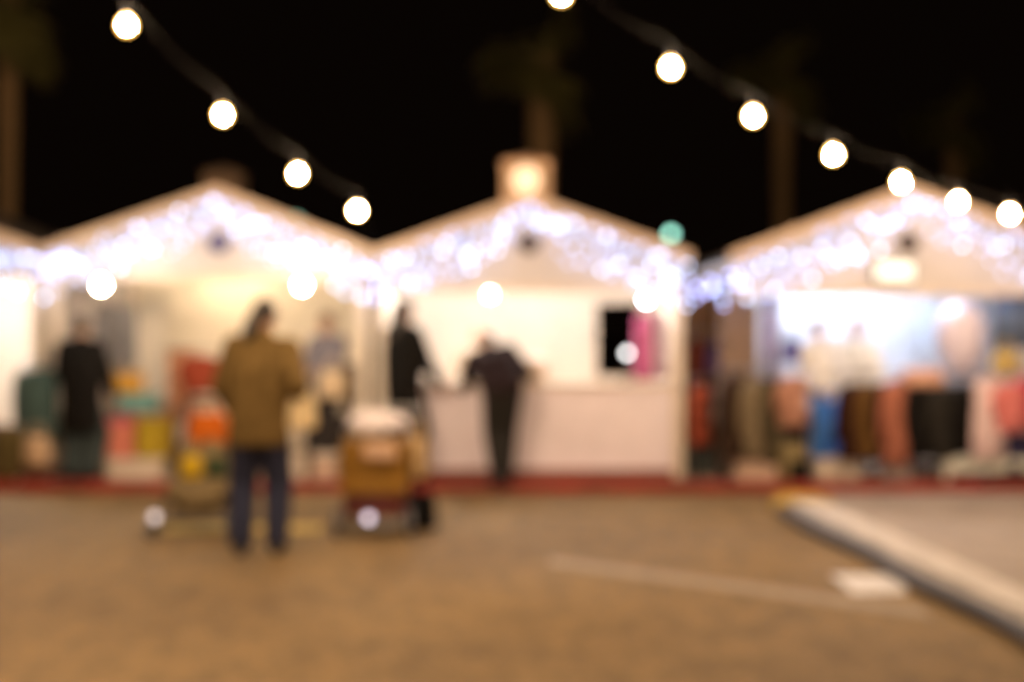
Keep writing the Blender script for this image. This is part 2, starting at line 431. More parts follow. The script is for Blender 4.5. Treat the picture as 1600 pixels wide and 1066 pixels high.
# globe on the ridge, flood on the right-hand gable
p = at(822, 281, 12.36)
t = thing('globe_lamp', 'round orange globe lamp glowing in front of the ridge box', 'lamp', (p.x, p.y, p.z-.15))
obj('globe', MB().ball(p, .135), emit('globe_glow', (1.0, .66, .38), 1.9), t, True)
obj('bracket', MB().tube([p+V((0, .12, 0)), p+V((0, .26, 0))], .02, 8), dmetal, t)
p = at(1398, 424, 12.27)
t = thing('floodlight', 'small rectangular floodlight shining on the gable above the clothes', 'lamp', (p.x, p.y, p.z-.09))
obj('housing', MB().b2((p.x-.19, p.y+.005, p.z-.095), (p.x+.19, p.y+.06, p.z+.095)), dmetal, t, bevel=.008)
obj('lit_face', MB().b2((p.x-.175, p.y-.005, p.z-.08), (p.x+.175, p.y+.004, p.z+.08)), emit('flood_face', (1, .88, .68), 2.2), t)
obj('bracket', MB().tube([p+V((0, .06, 0)), p+V((0, .12, 0))], .015, 6), dmetal, t)

# icicle lights
led_mesh = None
def led(p, parent, m, r=.0145):
    global led_mesh
    key = 'led_'+m.name
    me = bpy.data.meshes.get(key)
    if me is None:
        o = obj('bulb', MB().lathe([(r*.3, r*1.1), (r*.8, r*.7), (r, 0), (r*.8, -.7*r), (r*.2, -1.1*r)], (0, 0, 0), 8), m, None, True)
        o.data.name = key; me = o.data; bpy.data.objects.remove(o); 
        for v in me.vertices: v.co.z -= r*1.1
    o = bpy.data.objects.new('bulb', me); COL.objects.link(o); o.parent = parent; o.location = p-wloc(parent)
def icicle(label, path, n, drop, mats, Y, dens=None, jit=.02, off=.01):
    t = thing('icicle_lights', label, 'icicle lights', tuple(path[0]), 'icicle light strings on the stall roofs')
    L = [0]
    for a, b in zip(path, path[1:]): L.append(L[-1]+(b-a).length)
    def P(s):
        for i in range(len(path)-1):
            if s <= L[i+1] or i == len(path)-2: return path[i].lerp(path[i+1], (s-L[i])/max(1e-6, L[i+1]-L[i]))
    wires = MB(); wires.tube(path, .006, 5)
    rest = MB()
    for i in range(n*9//8 if n >= 50 else 0):          # the smaller bulbs beyond the hundred
        q = P(random.random()*L[-1]); near = min(1., .40+abs(q.x-path[len(path)//2].x)*1.7) if len(path) == 3 else 1.
        b = V((q.x, q.y-.012, q.z-off-drop*near*random.random()**1.3))
        wires.tube([q, b+V((0, 0, .012))], .003, 4)
        rest.lathe([(.004, .014), (.0105, .009), (.013, 0), (.0105, -.009), (.003, -.014)], b, 8)
    if rest.v: obj('bulb', rest, ledr, t, True)['kind'] = 'stuff'
    for i in range(n):
        s = (i+.5+random.uniform(-.3, .3))/n*L[-1]; q = P(s)
        near = min(1., .40+abs(q.x-path[len(path)//2].x)*1.7) if len(path) == 3 else 1.
        dz = off+drop*near*random.random()**1.15
        b = V((q.x+random.uniform(-jit, jit), q.y-random.uniform(.0, .03), q.z-dz))
        wires.tube([q, b+V((0, 0, .012))], .003, 4)
        led(b, t, random.choice(mats))
    obj('wire', wires, mat('clear_wire', (.55, .57, .6), .5, .1, 10), t)
def rake(d, full=True):
    y = d['YR']-.03
    a = V((d['x0']-.02, y, d['ez']-.03)); b = V((d['rx'], y, d['rz']-.05)); c = V((d['x1']+.02, y, d['ez']-.03))
    return [a, b, c] if full else [b, c]
icicle('icicle lights along the roof edge of the cut-off stall', rake(d0, False), 50, .40, [ledm, leds, leds], 0)
icicle('icicle lights along the roof edge above the coloured goods', rake(d1), 100, .42, [ledm, leds, leds], 0)
icicle('icicle lights along the roof edge above the cream counter', rake(d2), 100, .42, [ledm, leds, leds], 0)
icicle('icicle lights along the roof edge above the hanging clothes', rake(d3), 100, .44, [ledm, leds, leds], 0)
yg = 12.25
icicle('short sagging swag of bluish lights in the gap beside the clothes stall', [at(1074, 428, yg), at(1085, 436, yg), at(1112, 434, yg), at(1140, 426, yg), at(1162, 420, yg)], 22, .30, [ledb, ledm, ledb], 0, jit=.05, off=.02)
icicle('short swag of bluish lights between the cut-off stall and its neighbour', [at(60, 405, yg), at(85, 405, yg), at(108, 402, yg)], 10, .34, [ledb, leds], 0, jit=.05, off=.02)
icicle('short tail of lights hanging where the two middle roofs meet', [at(566, 412, yg), at(596, 412, yg)], 6, .30, [ledb], 0, jit=.05, off=.02)

# ------------------------------------------------------------------ people
skin = mat('skin', (.50, .28, .19), .55, .08, 20)
skin2 = mat('skin_pale', (.62, .37, .27), .55, .08, 20)
hairm = mat('dark_hair', (.018, .012, .009), .5, .3, 30, .4, stretch=(1, 1, .2))
hairb = mat('brown_hair', (.10, .05, .025), .5, .3, 30, .4, stretch=(1, 1, .2))
eyem = mat('eye', (.05, .035, .03), .2, .1, 30)
lipm = mat('lips', (.38, .14, .12), .5, .1, 30)
def ik(a, b, l1, l2, hint):
    d = b-a; L = min(d.length, (l1+l2)*.999)
    dn = d.normalized(); b = a+dn*L
    x = (l1*l1-l2*l2+L*L)/(2*L); h = math.sqrt(max(0, l1*l1-x*x))
    hp = hint-dn*hint.dot(dn); hp = hp.normalized() if hp.length > 1e-4 else V((0, 0, 1))
    return a+dn*x+hp*h, b
def person(label, loc, rz, H, top, top_m, bottom_m, shoe_m, hair_m, hands, feet=((-.055, 0), (.055, .02)), lean=0, roll=0,
           hem=.46, head_pitch=0, head_yaw=0, hair='short', hood=False, bulk=1.0, sk=skin, hip_fwd=0, leg=1.0, curl=.6, elbow=None, sleeve=True):
    S = H
    t_ = Matrix.Rotation(roll, 3, 'Y') @ Matrix.Rotation(-lean, 3, 'X')
    up = t_ @ V((0, 0, 1)); sx = t_ @ V((1, 0, 0)); fw = t_ @ V((0, 1, 0))
    P = V((0, hip_fwd, .525*S)); C = P+up*.2*S; N = P+up*.305*S
    sh = [N-up*.02*S+sx*(s*.105*S) for s in (-1, 1)]
    hip = [P+V((s*.05*S, 0, -.005*S)) for s in (-1, 1)]
    hm = Matrix.Rotation(head_yaw, 3, 'Z') @ Matrix.Rotation(-head_pitch, 3, 'X')
    hu, hf, hx = hm @ (V((0, 0, .6))+up*.4).normalized(), hm @ V((0, 1, 0)), hm @ V((1, 0, 0))
    HC = N+(up*.5+hu*.5)*.105*S
    B = MB()                                          # the body, fused into one skin
    for s in (-.6, 0, .6):
        B.caps(P+sx*s*.07*S, .058*S, C+sx*s*.085*S, .062*S); B.caps(C+sx*s*.085*S, .062*S, N-up*.035*S+sx*s*.08*S, .045*S)
    B.caps(hip[0], .06*S, hip[1], .06*S)
    B.caps(N-up*.03*S, .036*S, HC-hu*.02*S, .031*S)
    skull = MB().ball((0, 0, 0), (.044*S, .054*S, .058*S)); R = Matrix((hx, hf, hu)).transposed()
    B.add([HC+R @ V(p) for p in skull.v], skull.f)
    def H3(x, y, z): return HC+hx*x*S+hf*y*S+hu*z*S
    B.caps(H3(0, .012, -.03), .034*S, H3(0, .034, -.052), .018*S)          # jaw and chin
    B.caps(H3(0, .052, -.002), .006*S, H3(0, .062, -.018), .0075*S)        # nose
    for s in (-1, 1): B.caps(H3(s*.045, -.004, .005), .009*S, H3(s*.045, -.004, -.014), .007*S)   # ears
    els, wrs = [], []
    for i, s in enumerate((-1, 1)):
        B.caps(N-up*.03*S+sx*s*.03*S, .04*S, sh[i], .034*S)
        hint = (elbow[i] if elbow else V((s*.6, -.5, -.5)))
        e, wr = ik(sh[i], V(hands[i]), .172*S, .15*S, hint); els.append(e); wrs.append(wr)
        B.caps(sh[i], .033*S, e, .024*S); B.caps(e, .025*S, wr, .0165*S)
        d = (wr-e).normalized(); lat = d.cross(V((0, 0, 1)))
        if lat.length < .2: lat = V((0, 1, 0))
        lat.normalize(); nn = lat.cross(d).normalized()
        if nn.z > 0: nn = -nn
        for q in (-.012, 0, .012): B.caps(wr+d*.01*S+lat*q*.7*S, .0115*S, wr+d*.048*S+lat*q*S, .0105*S)
        for j, ln in enumerate((.039, .045, .042, .033)):
            b = wr+d*.052*S+lat*(j-1.5)*.0122*S; dd = d.copy()
            for seg in range(3):
                ax = d.cross(nn).normalized()
                dd = Matrix.Rotation(curl*(.7+.15*j), 3, ax) @ dd
                n_ = b+dd*ln*S*(.42, .32, .26)[seg]
                B.caps(b, .0052*S, n_, .0046*S, 8); b = n_
        tb = wr+d*.018*S-lat*s*.016*S; td = (d*.6-lat*s*.75+nn*.2).normalized()
        n_ = tb+td*.026*S; B.caps(tb, .0075*S, n_, .006*S, 8); B.caps(n_, .006*S, n_+(d*.8+nn*.4).normalized()*.02*S, .005*S, 8)
    ank, kn = [], []
    for i, s in enumerate((-1, 1)):
        a = V((feet[i][0]*S/1.0, feet[i][1]*S, .045*S))
        kk, a = ik(hip[i], a, .25*S, .245*S, V((s*.15, 1, 0))); ank.append(a); kn.append(kk)
        B.caps(hip[i], .052*S, kk, .033*S); B.caps(kk, .033*S, a, .021*S)
        B.caps(a+V((0, -.012*S, -.022*S)), .02*S, a+V((s*.012*S, .085*S, -.03*S)), .014*S)
    root = obj('person', B, sk, None, True)
    off = root.location.copy()                         # keep the origin between the feet
    root.data.transform(Matrix.Translation(off)); root.location = (0, 0, 0); WL[root.name] = V((0, 0, 0))
    fuse(root, .0058, 2)
    tag(root, label, 'person', 'people at the stalls')
    # clothes
    T = MB(); b_ = .012*S*bulk
    for s in (-.6, 0, .6):
        T.caps(P+sx*s*.07*S, .062*S+b_, C+sx*s*.085*S, .062*S+b_); T.caps(C+sx*s*.085*S, .062*S+b_, N-up*.03*S+sx*s*.085*S, .042*S+b_)
    for i, s in enumerate((-1, 1)):
        T.caps(N-up*.022*S+sx*s*.03*S, .04*S+b_*.6, sh[i], .036*S+b_*.8)
        if sleeve:
            T.caps(sh[i], .036*S+b_*.8, els[i], .03*S+b_*.6); T.caps(els[i], .031*S+b_*.6, wrs[i]-(wrs[i]-els[i]).normalized()*.008*S, .023*S+b_*.3)
    hz = hem*S
    if hz < P.z-.02:
        for i, s in enumerate((-1, -.5, 0, .5, 1)):
            end = V((P.x+s*(.046*S+b_*.4), P.y*.6+(.5*(feet[0][1]+feet[1][1]))*S*.4, hz))
            T.caps(P+sx*s*.042*S, .062*S+b_*.9, end, .056*S+b_*.9)
        T.v = [(x, y, max(z, hz)) for x, y, z in T.v]
    T.caps(N-up*.012*S, .046*S, N+up*.022*S, .043*S)
    if hood:
        T.caps(N+up*.02*S-fw*.02*S, .05*S, HC-hf*.014*S+hu*.012*S, .064*S); T.caps(HC-hf*.02*S, .06*S, H3(0, -.03, .055), .03*S)
    fuse(obj(top, T, top_m, root, True), .011)
    Q = MB(); Q.caps(hip[0], .066*S, hip[1], .066*S); Q.caps(P, .075*S, P+up*.05*S, .068*S)
    for i in (0, 1):
        Q.caps(hip[i], .06*S*min(leg, 1.15), kn[i], .043*S*leg); Q.caps(kn[i], .043*S*leg, ank[i]+V((0, 0, .02*S)), .035*S*leg)
    fuse(obj('trousers', Q, bottom_m, root, True), .011)
    for i, s in enumerate((-1, 1)):
        a = ank[i]; q = MB()
        q.caps(a+V((0, -.018*S, -.02*S)), .024*S, a+V((s*.014*S, .1*S, -.024*S)), .0205*S); q.caps(a+V((0, -.006*S, .02*S)), .026*S, a+V((0, -.004*S, -.012*S)), .026*S)
        q.v = [(x, y, max(z, .002)) for x, y, z in q.v]
        obj('shoe', q, shoe_m, root, True)
    if not hood:
        h = MB(); sk_ = MB().ball((0, 0, 0), (.050*S, .056*S, .058*S))
        h.add([H3(0, -.013, .014)+R @ V(p) for p in sk_.v], sk_.f)
        if hair == 'long':
            for s in (-1, 0, 1):
                h.caps(H3(s*.03, -.03, .0), .03*S, H3(s*.032, -.04, -.10), .024*S); h.caps(H3(s*.032, -.04, -.1), .024*S, H3(s*.03, -.045, -.15), .012*S)
        if hair == 'tail':
            h.caps(H3(-.02, -.03, -.01), .034*S, H3(-.045, -.04, -.075), .03*S); h.caps(H3(-.045, -.04, -.075), .03*S, H3(-.06, -.045, -.11), .012*S)
        if hair == 'bun': h.ball(H3(0, -.062, .03), .028*S)
        fuse(obj('hair', h, hair_m, root, True), .008)
    for s in (-1, 1): obj('eye', MB().ball(H3(s*.018, .0465, .004), .0065*S, 10, 6), eyem, root, True)
    obj('mouth', MB().ball(H3(0, .047, -.034), (.012*S, .006*S, .004*S), 12, 6), lipm, root, True)
    root.location = loc; root.rotation_euler = (0, 0, rz)
    return root

olive = cloth('olive_brown_jacket', (.145, .094, .034)); navy = mat('navy_denim', (.015, .019, .052), .85, .3, 40, .3)
blk = cloth('black_wool', (.010, .009, .009)); dgrey = cloth('dark_grey_cloth', (.05, .047, .05)); shoeb = mat('dark_shoe', (.02, .02, .03), .5, .2, 12)
p1 = person('person in an olive brown jacket and navy jeans standing on the open ground', (gx(404, 8.76), 8.76, 0), math.radians(4), 1.75,
       'jacket', olive, navy, shoeb, hairm, (V((-.22, .24, .98)), V((.26, .08, 1.06))), elbow=(V((-.5, -.4, -.6)), V((.25, -.6, -.6))), feet=((-.066, -.01), (.070, .0)), hem=.43, head_pitch=.30, head_yaw=-.12, roll=math.radians(3),
       hair='tail', bulk=1.35, leg=1.4)
p2 = person('person in a black coat facing the coloured goods beside a dark teal coat', (gx(126, 12.25), 12.25, PZ), math.radians(-12), 1.56,
       'coat', blk, mat('dark_teal_cloth', (.03, .045, .05), .9, .2, 12), shoeb, hairm, (V((-.20, .22, .85)), V((.22, .22, .80))), hem=.30, bulk=2.1, head_pitch=.2, leg=1.9)
p3 = person('person with long dark hair and black coat sideways at the cream counter end', (gx(630, 12.1), 12.1, PZ), math.radians(-52), 1.72,
       'coat', blk, dgrey, shoeb, hairm, (V((-.12, .37, 1.05)), V((.16, .30, .95))), hem=.24, hair='long', bulk=1.8, leg=1.2, head_pitch=.15)
p4 = person('customer in dark clothes bending forward with elbows on the cream counter', (gx(784, 12.2), 11.98, PZ), math.radians(8), 1.70,
       'jumper', cloth('dark_plum_wool', (.022, .014, .017)), mat('black_trousers', (.012, .010, .009), .85, .3, 20), shoeb, hairm,
       (V((-.13, .45, 1.06)), V((.14, .42, 1.05))), feet=((-.030, -.02), (.030, .02)), lean=math.radians(50), roll=math.radians(-12), hem=.49, hip_fwd=-.06, head_pitch=.7, bulk=1.1,
       elbow=(V((-.5, -.2, -.3)), V((.5, -.3, -.7))), leg=1.1)
p5 = person('person in a grey jacket standing behind the goods, holding a cream bag', (gx(512, 13.0), 13.0, PZ+.05), math.radians(150), 1.56,
       'jacket', cloth('grey_jacket', (.21, .20, .25)), dgrey, shoeb, hairb, (V((-.06, .27, .98)), V((.10, .27, .98))), hem=.44, bulk=1.2, head_pitch=.3)
p6 = person('seller in a cream jumper standing inside behind the counter', (gx(748, 13.3), 13.3, PZ+.05), math.radians(180), 1.40,
       'jumper', cloth('cream_wool', (.72, .62, .50)), dgrey, shoeb, mat('fair_hair', (.55, .38, .24), .5, .2, 30), (V((-.2, .2, .85)), V((.2, .2, .85))), hem=.42, sk=skin2)
p7 = person('person in a long white top and bright blue trousers among the hanging clothes', (gx(1292, 12.7), 12.7, PZ+.05), math.radians(200), 1.50,
       'shirt', cloth('white_cotton', (.80, .79, .80)), cloth('bright_blue_denim', (.09, .28, .85)), shoeb, hairm, (V((-.20, .12, .72)), V((.17, .16, .80))), roll=math.radians(10), hem=.46, bulk=.9, leg=1.75, feet=((-.085, 0), (.085, .02)), hair='bun', sk=skin2)
p8 = person('person in a cream top with reddish hair standing behind the dark coats', (gx(1338, 13.2), 13.2, PZ+.05), math.radians(170), 1.50,
       'shirt', cloth('cream_cotton', (.80, .76, .68)), dgrey, shoeb, mat('red_hair', (.42, .13, .06), .5, .2, 30), (V((-.2, .2, .8)), V((.2, .2, .8))), hem=.45, bulk=1.2, sk=skin2)

# bags held
def bag(label, c, wd, dp, h, m, handle=True, rz=0):
    o = thing('bag', label, 'bag', c)
    b = MB().lathe([(.03, h), (.40, h*.985), (.46, h*.8), (.5, h*.35), (.49, h*.06), (.42, 0)], c, 20, wd, dp, .05, 5)
    obj('sack', b, m, o, True)
    if handle:
        for s in (-1, 1):
            obj('handle', MB().tube([V(c)+V((wd*.22*math.cos(a), s*dp*.2, h*.96+.13*math.sin(a))) for a in [PI*i/8 for i in range(9)]], .007, 6), m, o, True)
    o.rotation_euler.z = rz
    return o
creamb = cloth('cream_canvas', (.85, .68, .42))
bag('cream bag hanging from the hand of the person in the olive brown jacket', (gx(466, 8.76)+.01, 8.80, .86), .22, .16, .25, creamb)
bag('cream bag held in front of the person in grey', (gx(522, 12.75), 12.68, .86), .28, .16, .27, mat('cream_bag_b', (.72, .56, .38), .8, .1, 9))

# ------------------------------------------------------------------ clothes on rails
def garment(name, label, cat, c, L, wd, dp, m, rz=0, sleeves=True, group=None, flare=1.1, hook=.07):
    """c: where the hanger hook meets the rail"""
    o = thing(name, label, cat, (0, 0, 0), group)
    z0 = -hook
    pf = [(.10, z0+.012), (.30, z0-.005), (.46, z0-.03), (.49, z0-.10), (.46, z0-L*.3), (.47*(1+flare)/2, z0-L*.6), (.49*flare, z0-L*.97), (.40*flare, z0-L)]
    obj('cloth', MB().lathe(pf, (0, 0, 0), 36, wd, dp, .09, 7, random.uniform(0, 6)), m, o, True)
    if sleeves:
        for s in (-1, 1):
            obj('sleeve', MB().tube([(s*wd*.40, 0, z0-.03), (s*wd*.52, .0, z0-.10), (s*wd*.57, .02, z0-L*.35), (s*wd*.56, .04, z0-min(.58, L*.72))], [dp*.26, dp*.30, dp*.27, dp*.22], 10), m, o, True)
    hk = MB().tube([(0, 0, z0+.01), (0, 0, -.02), (.015, 0, .0), (.012, 0, .016), (-.004, 0, .02), (-.014, 0, .008)], .003, 6)
    obj('hanger', hk, steel, o, True)
    o.location = c; o.rotation_euler.z = rz
    return o
def rail(label, x0, x1, y, z, base):
    t = thing('clothes_rack', label, 'clothes rack', ((x0+x1)/2, y, base))
    obj('rail', MB().tube([(x0, y, z), (x1, y, z)], .013, 10), steel, t, True)
    for x in (x0, x1):
        q = MB().tube([(x, y, base+.03), (x, y, z)], .014, 10); obj('upright', q, steel, t, True)
        obj('foot', MB().tube([(x, y-.24, base+.016), (x, y+.24, base+.016)], .015, 8), steel, t, True)
G = 'clothes hanging on the rails'
ry = 12.45
rail('steel clothes rail carrying the taupe and olive coats at the stall corner', gx(1135, 12.3), gx(1262, 12.3), 12.3, gz(578, 12.3), PZ)
def hang(u, v0, v1, Y, wpx, m, label, rz, dp=.2, sl=True, name='hanging_coat', cat='coat', fl=1.1):
    garment(name, label, cat, V((gx(u, Y), Y, gz(v0-9, Y))), (v1-v0)/FPX*Y, wpx/FPX*Y, dp, m, rz, sl, G, fl)
C_ = cloth
hang(1152, 588, 712, 12.3, 62, C_('dark_brown_coat', (.05, .03, .022)), 'dark brown coat hanging at the stall corner beside the taupe coat', .9)
hang(1183, 590, 715, 12.28, 62, C_('taupe_coat', (.21, .165, .11)), 'taupe coat hanging next to the dark brown coat at the stall corner', .8)
hang(1212, 590, 722, 12.32, 56, C_('olive_coat', (.085, .07, .045)), 'olive grey coat hanging next to the taupe coat', .9)
hang(1240, 586, 664, 12.28, 56, C_('rose_cardigan', (.46, .24, .18)), 'short rose brown cardigan at the end of the rail nearest the white top', .7)
rail('long steel clothes rail carrying the dark coats and the salmon coat', gx(1316, 12.3), gx(1528, 12.3), 12.3, gz(584, 12.3), PZ)
hang(1334, 598, 716, 12.3, 60, C_('maroon_coat', (.045, .018, .014)), 'dark maroon coat hanging nearest the blue trousers', .8)
hang(1355, 598, 712, 12.26, 46, C_('tan_coat', (.15, .08, .025)), 'tan coat hanging between two dark coats', 1.0)
hang(1376, 598, 718, 12.3, 52, C_('brown_coat', (.05, .025, .018)), 'dark brown coat hanging between the tan and the salmon coats', .9)
hang(1402, 592, 722, 12.24, 56, C_('salmon_coat', (.42, .16, .11)), 'long salmon pink coat hanging among the dark coats', .75)
hang(1440, 600, 714, 12.3, 66, C_('black_coat', (.012, .011, .011)), 'black coat hanging beside the salmon coat', .7)
hang(1474, 600, 716, 12.28, 60, C_('charcoal_coat', (.03, .028, .026)), 'charcoal coat hanging between two black coats', .8)
hang(1508, 600, 708, 12.32, 56, C_('black_coat', (.012, .011, .011)), 'black coat hanging beside the pale pink dress', .8)
rail('steel clothes rail with the pale pink dress at the picture edge', gx(1532, 12.2), gx(1680, 12.2), 12.2, gz(574, 12.2), PZ)
hang(1544, 588, 712, 12.2, 56, C_('pale_pink', (.78, .60, .64)), 'long pale pink dress hanging beside the black coat', .5, .22, False, 'hanging_dress', 'dress', 1.15)
hang(1584, 598, 672, 12.18, 62, C_('pink_red', (.72, .22, .22)), 'bright pink blouse hanging beside the pale pink dress', .4, .2, True, 'hanging_blouse', 'blouse')
hang(1606, 588, 660, 12.24, 40, C_('magenta', (.55, .03, .12)), 'magenta blouse cut by the picture edge', .6, .2, True, 'hanging_blouse', 'blouse')
hang(1592, 676, 735, 12.3, 70, C_('navy_skirt', (.04, .035, .09)), 'navy skirt hanging under the bright pink blouse', .3, .2, False, 'hanging_skirt', 'skirt', 1.2)
hang(1236, 528, 566, 13.1, 34, C_('violet_cloth', (.14, .11, .34)), 'small violet garment hanging inside beside the person in white', .5, .14, False, 'hanging_blouse', 'blouse')
rail('short clothes rail inside behind the rose brown cardigan', gx(1222, 13.1), gx(1254, 13.1), 13.1, gz(517, 13.1), PZ+.05)
# scarf folded over the long rail
q = MB(); y = 12.28; z = gz(580, y)
prof = [(-.10, -.14), (-.07, -.03), (0, .025), (.07, -.03), (.10, -.15), (.085, -.15), (.055, -.035), (0, .005), (-.055, -.035), (-.085, -.14)]
xs = [gx(1412+7.5*i, y) for i in range(9)]
vs, fs = [], []
for i, x in enumerate(xs):
    for a, b in prof: vs.append((x, y+a+.008*math.sin(i*1.9), z+b+.012*math.sin(i*2.3)))
n = len(prof)
for i in range(8):
    for j in range(n): fs.append((i*n+j, (i+1)*n+j, (i+1)*n+(j+1) % n, i*n+(j+1) % n))
fs += [tuple(range(n)), tuple(8*n+j for j in range(n-1, -1, -1))]
q.add(vs, fs); tag(obj('scarf', q, C_('peach_scarf', (.66, .38, .28)), None, True), 'peach scarf folded over the rail above the black coats', 'scarf')
# large pale balloon shape under the lintel
c = at(1502, 530, 12.5); r = .235
t = thing('balloon', 'large pale pink balloon hanging under the lintel above the pale pink dress', 'balloon', (c.x, c.y, c.z-.42))
obj('skin', MB().lathe([(.01, .36), (.09, .345), (.17, .29), (.22, .19), (.235, .07), (.22, -.06), (.18, -.19), (.12, -.31), (.06, -.38), (.015, -.41), (.03, -.43)], c, 24), mat('pale_pink_skin', (.78, .73, .95), .35, .05, 4), t, True)
obj('cord', MB().tube([c+V((0, 0, .36)), c+V((0, 0, .46))], .004, 5), black, t)
# goods at the back of the clothes stall
def curtain(name, label, cat, u0, u1, v0, v1, Y, m, parent=None):
    n = 40; vs, fs = [], []
    for i in range(n+1):
        x = gx(u0+(u1-u0)*i/n, Y); yy = Y+.025*math.sin(i*1.3)+.012*math.sin(i*.57)
        for a in (0, .012): vs += [(x, yy+a, gz(v0, Y)), (x+.01*math.sin(i), yy+a+.02, gz(v1, Y))]
    for i in range(n):
        a, b = i*4, i*4+4
        fs += [(a, b, b+1, a+1), (a+2, a+3, b+3, b+2), (a, a+2, b+2, b), (a+1, b+1, b+3, a+3)]
    fs += [(0, 1, 3, 2), (n*4, n*4+2, n*4+3, n*4+1)]
    return tag(obj(name, MB().add(vs, fs), m, None, True), label, cat)
curtain('curtain', 'pale blue curtain behind the large pink balloon', 'curtain', 1432, 1552, 458, 640, 14.6, C_('pale_blue', (.55, .61, .72)))
curtain('curtain', 'slate blue curtain at the picture edge', 'curtain', 1556, 1640, 455, 545, 12.62, C_('slate_blue', (.16, .22, .36)))
curtain('curtain', 'lilac cloth hanging behind the brown post of the clothes stall', 'curtain', 1192, 1216, 462, 600, 12.7, C_('lilac', (.55, .45, .75)))
bag('yellow handbag hanging at the picture edge above the bright pink blouse', (gx(1572, 12.35), 12.35, gz(585, 12.35)), .28, .14, .2, C_('mustard', (.62, .46, .10)))
def crate(name, label, cat, u0, u1, v0, v1, Y, dp, m, lid=None, slats=False):
    x0, x1, z0, z1 = gx(u0, Y), gx(u1, Y), max(gz(v1, Y), PZ+.002 if Y > KY+.1 else .002), gz(v0, Y)
    t = thing(name, label, cat, ((x0+x1)/2, Y+dp/2, z0))
    q = MB(); w_ = .018
    vs = []; 
    for (a, b, c_, d_, z) in ((x0, x1, Y, Y+dp, z0), (x0, x1, Y, Y+dp, z1), (x0+w_, x1-w_, Y+w_, Y+dp-w_, z1), (x0+w_, x1-w_, Y+w_, Y+dp-w_, z0+w_)):
        vs += [(a, c_, z), (b, c_, z), (b, d_, z), (a, d_, z)]
    fs = [(3, 2, 1, 0), (12, 13, 14, 15)]
    for L in (0, 4, 8):
        for i in range(4): fs.append((L+i, L+(i+1) % 4, L+4+(i+1) % 4, L+4+i))
    obj('box', q.add(vs, fs), m, t, bevel=.004)
    if lid: obj('lid', MB().b2((x0-.012, Y-.012, z1+.001), (x1+.012, Y+dp+.012, z1+.035)), lid, t, bevel=.006)
    return t
ww = mat('off_white_box', (.66, .58, .50), .7, .1, 6); pw = mat('pinkish_box', (.58, .42, .34), .7, .1, 6)
crate('box', 'pinkish beige box standing below the taupe coat', 'box', 1152, 1214, 728, 752, 12.22, .3, pw, pw)
crate('box', 'off white box below the bright blue trousers', 'box', 1276, 1342, 724, 752, 12.3, .3, ww, ww)
crate('box', 'small grey white box below the salmon coat', 'box', 1384, 1424, 724, 750, 12.3, .28, mat('grey_white_box', (.46, .43, .44), .7, .1, 6), None)
bag('olive beige sack standing below the rose cardigan', (gx(1238, 12.26), 12.26, PZ), .3, .22, .36, C_('olive_sack', (.24, .19, .10)), False)
bag('black sack slumped between the beige and the off white boxes', (gx(1246, 12.24), 12.18, PZ), .22, .14, .2, C_('black_sack', (.015, .014, .012)), False)
crate('crate', 'dark crate inside the clothes stall behind the rose cardigan', 'crate', 1206, 1268, 640, 742, 13.05, .3, C_('black_crate', (.02, .018, .018)))
crate('crate', 'low dark grey crate under the black coats', 'crate', 1428, 1466, 726, 750, 12.3, .3, mat('grey_crate', (.07, .065, .075), .7, .2, 9))
# low white bench
t = thing('low_bench', 'low white bench under the pale pink dress', 'bench', (gx(1545, 12.2), 12.3, PZ))
bx0, bx1 = gx(1470, 12.2), gx(1640, 12.2)
obj('top', MB().b2((bx0, 12.16, .27), (bx1, 12.52, .31)), mat('bench_paint', (.72, .74, .68), .5, .08, 5), t, bevel=.008)
obj('apron', MB().b2((bx0+.03, 12.18, .19), (bx1-.03, 12.20, .268)), mat('bench_paint', (.72, .74, .68), .5, .08, 5), t)
for x in (bx0+.04, bx1-.1):
    for y in (12.21, 12.44): obj('leg', MB().b2((x, y, PZ+.002), (x+.05, y+.05, .268)), mat('bench_paint', (.72, .74, .68), .5, .08, 5), t)
# gap beside the clothes stall: things hanging on its outer side wall
xw = d3['x0']
hang(1087, 530, 612, 12.95, 44, C_('dark_red_coat', (.20, .05, .035)), 'dark red jacket hanging in the dim gap between the stalls', 1.3)
hang(1094, 602, 692, 12.55, 46, C_('orange_red_coat', (.42, .10, .06)), 'orange red jacket hanging low in the gap between the stalls', 1.2)
hang(1116, 535, 580, 12.9, 30, C_('violet_cloth', (.14, .11, .34)), 'small violet garment hanging in the gap between the stalls', 1.3, .14, False, 'hanging_blouse', 'blouse')
rail('clothes rail standing in the gap between the stalls', gx(1076, 12.95), gx(1122, 12.95), 12.95, gz(519, 12.95), PZ)
rail('lower clothes rail in the gap carrying the orange red jacket', gx(1078, 12.55), gx(1118, 12.55), 12.55, gz(592, 12.55), PZ)
crate('crate', 'dark crate on the ground in the gap between the stalls', 'crate', 1072, 1118, 700, 750, 12.62, .4, mat('dark_teal_crate', (.04, .05, .05), .7, .2, 9))
tag(obj('wooden_fence', MB().b2((gx(1069, 13.6), 13.6, PZ), (gx(1144, 12.45), 13.66, 2.1)), mat('fence_wood', (.48, .30, .18), .8, .25, 5, planks=4)), 'brown board fence closing the gap behind the stalls', 'fence')
q = MB(); curtain('curtain', 'tan grey cloth hanging at the front corner of the clothes stall', 'curtain', 1124, 1186, 470, 735, 12.40, C_('tan_grey_cloth', (.30, .22, .18)))

